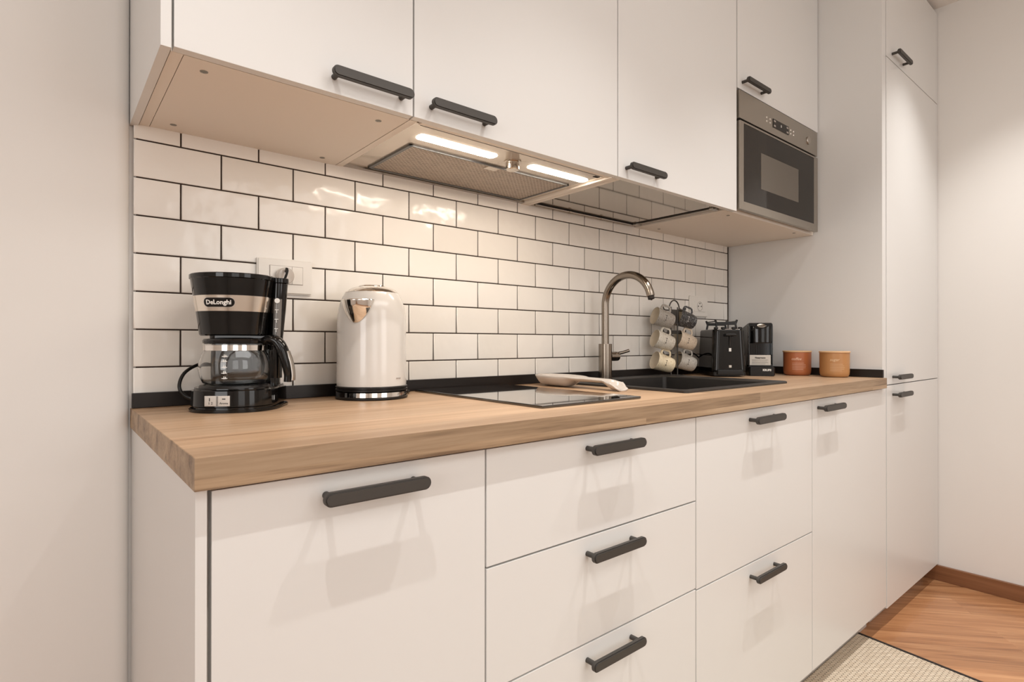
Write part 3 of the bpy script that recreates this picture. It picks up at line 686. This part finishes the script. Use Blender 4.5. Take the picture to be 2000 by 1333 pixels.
for i in range(19):
    v = i / 18; z = z0 + (z1 - z0) * v; w = .0385 * math.sin(math.pi / 2 * min(1, v * 1.25)) ** .55 * (.72 + .28 * v) + .0005; row = []
    for j in range(25):
        u = -1 + j / 12; th = u * w / rbody(z)
        p = .0012 + (.030 * v ** .85) * (math.cos(u * math.pi / 2) ** .9 if abs(u) < 1 else 0)
        rr = rbody(z) + p
        row.append(bm.verts.new((rr * math.sin(th), -rr * math.cos(th), z)))
    rows.append(row)
for A, B in zip(rows, rows[1:]):
    for j in range(24): bm.faces.new((A[j], A[j + 1], B[j + 1], B[j]))
bmesh.ops.recalc_face_normals(bm, faces=bm.faces); spt = obj('spout', bm, M_chrome, kt, ang=70, solid=.0012)
bm = bmesh.new(); tube(bm, smooth_path([(0, .070, .205), (0, .100, .210), (0, .122, .195), (0, .128, .15), (0, .124, .09), (0, .105, .045), (0, .080, .035)]), .0085, 16, flat=1.3); obj('kettle_handle', bm, M_chrome, kt, ang=50)
b = bmesh.new()
for i in range(4): box(b, -.0075 + i * .004, -.0048 + i * .004, -.0822, -.0808, -.0014, .0014)
bmesh.ops.transform(b, matrix=Matrix.Translation((0, 0, .030)) @ Matrix.Rotation(math.radians(74), 4, 'Z'), verts=b.verts); obj('small_logo', b, M_grey, kt)

# ------------------------------------------------------------------ mug rack and mugs
RX, RY = 1.768, -.068
rk = thing('mug_rack', 'dark wire mug rack with a ring on top, right of the sink', 'mug rack', (RX, RY, Z(.0003)))
bm = bmesh.new(); tube(bm, [(.040 * math.cos(a * math.pi / 12), .040 * math.sin(a * math.pi / 12), .003) for a in range(24)], .0028, 10, closed=True)
box(bm, -.040, .040, -.003, .003, .001, .005); obj('foot', bm, M_handle, rk)
bm = bmesh.new()
for s in (-.022, .022): tube(bm, [(s, 0, .003), (s, 0, .14), (s, 0, .272)], .0026, 10)
box(bm, -.030, .030, -.0015, .0015, .205, .262, .001); box(bm, -.045, .045, -.0015, .0015, .166, .180, .001)
obj('frame', bm, M_handle, rk)
bm = bmesh.new(); tube(bm, [(.034 * math.cos(math.radians(a)), 0, .262 + .036 * math.sin(math.radians(a))) for a in range(0, 181, 10)], .0026, 10); obj('carrying_ring', bm, M_handle, rk)
for z in (.272, .183, .098):
    for s in (-1, 1):
        bm = bmesh.new(); tube(bm, smooth_path([(s * .022, 0, z - .012), (s * .045, -.001, z - .014), (s * .068, -.002, z - .012), (s * .076, -.002, z - .002)], 5), .0024, 10); obj('hook', bm, M_handle, rk)
MD = Vector((-.87, .42, .30)).normalized()     # mouth direction
def make_mug(loc, label, mout, minn):
    t = thing('mug', label, 'mug', loc, group='speckled mugs hanging on the rack')
    zax = MD; up = Vector((0, 0, 1)); hx = (up - zax * up.dot(zax)).normalized(); yx = zax.cross(hx)
    R = Matrix((hx, yx, zax)).transposed().to_4x4()
    bm = bmesh.new()
    lathe(bm, [(0, -.038), (.022, -.038), (.0270, -.035), (.0300, -.020), (.0335, .020), (.0350, .039), (.0342, .040), (.0334, .039)], 36, R); obj('mug_body', bm, mout, t, ang=50)
    bm = bmesh.new(); lathe(bm, [(.0334, .0392), (.0318, .020), (.0282, -.020), (.024, -.033), (0, -.034)], 36, R); obj('mug_inside', bm, minn, t, ang=50, label='pale glazed inside')
    bm = bmesh.new(); pts = [R @ Vector(p) for p in ((.0300, 0, .019), (.041, 0, .021), (.049, 0, .018), (.051, 0, .013), (.050, 0, -.009), (.047, 0, -.014), (.038, 0, -.018), (.0285, 0, -.018))]
    tube(bm, pts, .0034, 10, flat=1.5); obj('mug_handle', bm, mout, t, ang=50)
    # printed lines, turned to the room
    fr = Vector((-.56, -.80, .0)); q = R.to_3x3().inverted() @ fr; ang = math.atan2(q.y, q.x)
    bm = bmesh.new()
    for i, (zz, ln) in enumerate(((.006, .0022), (.006, .0014), (.006, .0020))):
        for k in range(2):
            rr = .0329
            a = ang + (i - 1) * .26 + k * .09
            b = bmesh.new(); box(b, -.0001, .0005, -.0009, .0009, -ln, ln); bmesh.ops.transform(b, matrix=R @ Matrix.Rotation(a, 4, 'Z') @ Matrix.Translation((rr - .0002, 0, zz)), verts=b.verts); merge(bm, b)
    obj('mug_print', bm, M_pdark if mout.name != 'black_mug' else M_pwhite, t)
    return t
mm = [mug_mat('grey_mug', (.40, .365, .32), (.22, .19, .16)), mug_mat('black_mug', (.035, .035, .037), (.30, .30, .30)), mug_mat('white_mug', (.70, .65, .56), (.45, .38, .30)),
      mug_mat('beige_mug', (.72, .60, .47), (.50, .38, .26)), mug_mat('cream_mug', (.80, .68, .48), (.60, .46, .28)), mug_mat('pale_grey_mug', (.50, .47, .42), (.30, .27, .24))]
M_in = mat('mug_glaze', (.74, .64, .50), .2)
zs = (.2240, .1380, .0540)
labs = ['grey speckled mug, top left on the rack', 'black mug with pale inside, top right on the rack', 'off-white mug, middle left on the rack',
        'beige speckled mug, middle right on the rack', 'cream mug, bottom left on the rack', 'pale grey speckled mug, bottom right on the rack']
for i in range(6):
    x = RX + (-.076 if i % 2 == 0 else .072); make_mug((x, RY - .004, Z(zs[i // 2])), labs[i], mm[i], M_in)

# ------------------------------------------------------------------ toaster
RT = math.radians(-43)
t = thing('toaster', 'black two-slot toaster with wire bun rack, right of the mug rack', 'toaster', (1.972, -.150, Z(.0002)), RT)
bm = bmesh.new(); prism(bm, rrect(-.064, .064, -.105, .105, .012), .004, .020, .002); 
obj('plastic_base', bm, M_black2, t)
bm = bmesh.new(); b = bmesh.new()
def loft(bm, secs, cap=True):
    vs = [[bm.verts.new(p) for p in s] for s in secs]; n = len(vs[0])
    for A, B in zip(vs, vs[1:]):
        for i in range(n): bm.faces.new((A[i], A[(i + 1) % n], B[(i + 1) % n], B[i]))
    if cap: bm.faces.new(vs[0][::-1]); bm.faces.new(vs[-1])
    bmesh.ops.recalc_face_normals(bm, faces=bm.faces)
def rs(w, d, r, z): return [(x, y, z) for x, y in rrect(-w, w, -d, d, r, 6)]
loft(bm, [rs(.064, .108, .018, .018), rs(.0645, .109, .020, .030), rs(.062, .106, .022, .120), rs(.060, .103, .022, .178), rs(.057, .100, .020, .1835)])
obj('housing', bm, M_black, t, ang=40)
bm = bmesh.new(); prism(bm, rrect(-.050, .050, -.092, .092, .010), .1835, .1850, .0006); tp = obj('top_plate', bm, M_chrome, t)
bm = bmesh.new(); box(bm, -.036, -.012, -.075, .075, .1845, .1856); box(bm, .012, .036, -.075, .075, .1845, .1856); obj('bread_slot', bm, M_dk, tp)
bm = bmesh.new()
for y in (-.062, .062):
    for s in (-1, 1): tube(bm, [(s * .040, y, .184), (s * .036, y, .205), (s * .042, y, .222)], .0042, 8)
    box(bm, -.039, .039, y - .003, y + .003, .202, .214, .001)
for s in (-1, 1): cyl(bm, (s * .039, -.062, .216), (s * .039, .062, .216), .0024, 8)
obj('bun_rack', bm, M_black2, t)
for x, y in ((-.046, -.085), (-.020, -.088), (.020, -.088), (.046, -.085)):
    bm = bmesh.new(); lathe(bm, [(0, .1835), (.0075, .1835), (.0085, .188), (.0075, .1925), (0, .194)], 18, Matrix.Translation((x, y, 0))); obj('top_knob', bm, M_black2, t)
bm = bmesh.new(); box(bm, -.0025, .0025, -.1095, -.1030, .118, .168); sl = obj('lever_slot', bm, M_dk, t)
bm = bmesh.new(); box(bm, -.020, .020, -.122, -.105, .158, .167, .003); obj('toast_lever', bm, M_black2, t)
bm = bmesh.new(); box(bm, -.0045, .0045, -.1100, -.1060, .098, .111, .0008); obj('stop_button', bm, M_pwhite, t, label='small pale button')
bm = bmesh.new(); box(bm, -.0050, .0050, -.1120, -.1080, .036, .045, .0008); obj('browning_mark', bm, M_label, t)
bm = bmesh.new(); box(bm, -.048, .048, -.1150, -.098, .008, .028, .003); obj('crumb_tray', bm, M_black2, t)
bm = bmesh.new(); P = smooth_path([w2l(t, p) for p in ((2.05, -.045, Z(.03)), (1.97, -.030, Z(.085)), (1.925, -.035, Z(.080)), (1.900, -.035, Z(.045)), (1.935, -.04, Z(.012)))]); tube(bm, P, .003, 10); obj('power_cord', bm, M_black2, t)

# ------------------------------------------------------------------ capsule coffee machine
t = thing('capsule_coffee_machine', 'slim black capsule coffee machine between toaster and terracotta canister', 'coffee machine', (2.064, -.268, Z(.0002)), math.radians(-55))
bm = bmesh.new(); w = .044
def side(bm, pts, w, M=None, bev=.003):
    b = bmesh.new(); A = [b.verts.new((-w, y, z)) for y, z in pts]; B = [b.verts.new((w, y, z)) for y, z in pts]
    b.faces.new(A); b.faces.new(B[::-1]); n = len(pts)
    for i in range(n): b.faces.new((A[i], B[i], B[(i + 1) % n], A[(i + 1) % n]))
    bmesh.ops.recalc_face_normals(b, faces=b.faces)
    if bev: bmesh.ops.bevel(b, geom=b.edges[:], offset=bev, segments=2, affect='EDGES')
    merge(bm, b, M)
side(bm, [(.045, .002), (.045, .130), (.002, .135), (.000, .207), (.010, .212), (.060, .210), (.215, .197), (.222, .190), (.222, .002)], w)
mb = obj('housing', bm, M_black2, t)
bm = bmesh.new(); box(bm, -.0445, -.041, .000, .05, .028, .20, .001); box(bm, .041, .0445, .000, .05, .028, .20, .001); obj('side_fin', bm, M_black, t)
bm = bmesh.new(); loft(bm, [[(x, y, z) for x, y in [(-.038, .01)] + [(.038 * math.sin(math.radians(a)), -.004 - q * math.cos(math.radians(a))) for a in range(-90, 91, 15)] + [(.038, .01)]] for z, q in ((.130, .012), (.134, .014), (.185, .013), (.200, .008))])
hd_ = obj('brew_head', bm, M_black, t, ang=40)
bm = bmesh.new(); lathe(bm, [(0, 0), (.014, 0), (.016, .002), (.0165, .004), (.015, .005), (.012, .0035), (0, .003)], 28, Matrix.Translation((0, -.010, .197)) @ Matrix.Rotation(math.radians(40), 4, 'X'), sy=.7); obj('lever_button', bm, M_steelmw, hd_)
bm = bmesh.new(); box(bm, -.040, .040, .040, .0445, .080, .130)
for i in range(9): box(bm, -.036 + i * .009 - .0012, -.036 + i * .009 + .0012, .0385, .0400, .082, .122)
for i in range(5): box(bm, -.038, .038, .0385, .0400, .085 + i * .008, .0862 + i * .008)
obj('grille', bm, M_black, t)
bm = bmesh.new(); box(bm, -.042, .036, -.006, -.001, .042, .083, .0012, M=Matrix.Translation((0, 0, 0))); cup = obj('drip_panel', bm, M_label, t, label='pale instruction label')
bm = bmesh.new(); tt = text_bm('Nespresso', .009, .0003, bold=.0003); bmesh.ops.translate(tt, verts=tt.verts, vec=(-.003, -.0064, .072)); merge(bm, tt)
for i, l in enumerate((.060, .056, .060, .050)): box(bm, -.034, -.034 + l, -.0066, -.0060, .0630 - i * .0052, .0637 - i * .0052)
obj('label_print', bm, M_pdark, cup)
bm = bmesh.new(); box(bm, -.0435, .0435, -.0005, .045, .0275, .045, .001); obj('cup_grid', bm, M_black2, t)
bm = bmesh.new(); prism(bm, rrect(-.0485, .0485, -.030, .050, .010), .000, .036, .003); dt = obj('drip_tray_front', bm, M_black2, t)
tt = text_bm('KRUPS', .0105, .0003, bold=.0005); bmesh.ops.translate(tt, verts=tt.verts, vec=(.018, -.0303, .024)); obj('lettering', tt, M_pwhite, dt)

# ------------------------------------------------------------------ canisters
M_c1p = M_print; M_c2p = mat('sand_print', (.80, .58, .36), .6)
for (x, y, m_, pm, word, lab) in ((2.228, -.338, M_c1, M_c1p, 'coffee', 'terracotta ceramic canister with pale coffee lettering and wooden lid'),
                             (2.220, -.482, M_c2, M_c2p, 'sugar', 'ochre ceramic canister with wooden lid at the right end of the worktop')):
    c = thing('storage_canister', lab, 'canister', (x, y, Z(.0002)), math.radians(-62), group='ceramic storage canisters')
    bm = bmesh.new(); lathe(bm, [(0, 0), (.041, 0), (.0465, .003), (.0500, .010), (.0512, .020), (.0518, .092), (.0510, .0935), (.048, .0935), (0, .0935)], 56); obj('jar', bm, m_, c, ang=40)
    bm = bmesh.new(); lathe(bm, [(0, .0936), (.0530, .0936), (.0540, .0948), (.0535, .0985), (.0520, .0995), (0, .0995)], 56); obj('lid', bm, M_lid, c, ang=40)
    b = text_bm(word, .0150, .0002, shear=.3, bend=.0520); bmesh.ops.transform(b, matrix=Matrix.Translation((0, 0, .067)) @ Matrix.Rotation(math.radians(-8), 4, 'Z'), verts=b.verts)
    for i in range(5):
        bb = bmesh.new(); L_ = (.044, .050, .052, .050, .040)[i]; n = 10
        vs2 = []
        for k in range(n + 1):
            a = (-.022 + L_ * k / n) / .052; r = .0522
            vs2.append((bb.verts.new((r * math.sin(a), -r * math.cos(a), .050 - i * .0062)), bb.verts.new((r * math.sin(a), -r * math.cos(a), .0508 - i * .0062))))
        for k in range(n): bb.faces.new((vs2[k][0], vs2[k + 1][0], vs2[k + 1][1], vs2[k][1]))
        merge(b, bb)
    obj('lettering', b, pm, c)

# ------------------------------------------------------------------ rug
rg = thing('woven_rug', 'flat woven beige rug with dark edge on the wooden floor', 'rug', (1.2, -1.1, .0006), 0)
bm = bmesh.new(); o = [(-1.1, -.70), (.883, -.70), (1.001, .532), (-1.1, .532)]
prism(bm, o, 0, .0060); obj('weave', bm, M_rug, rg)
bm = bmesh.new(); prism(bm, [(.883, -.70), (.894, -.70), (1.012, .532), (1.001, .532)], 0, .0080, .001); obj('edge_binding', bm, M_rugb, rg, label='dark edge binding')
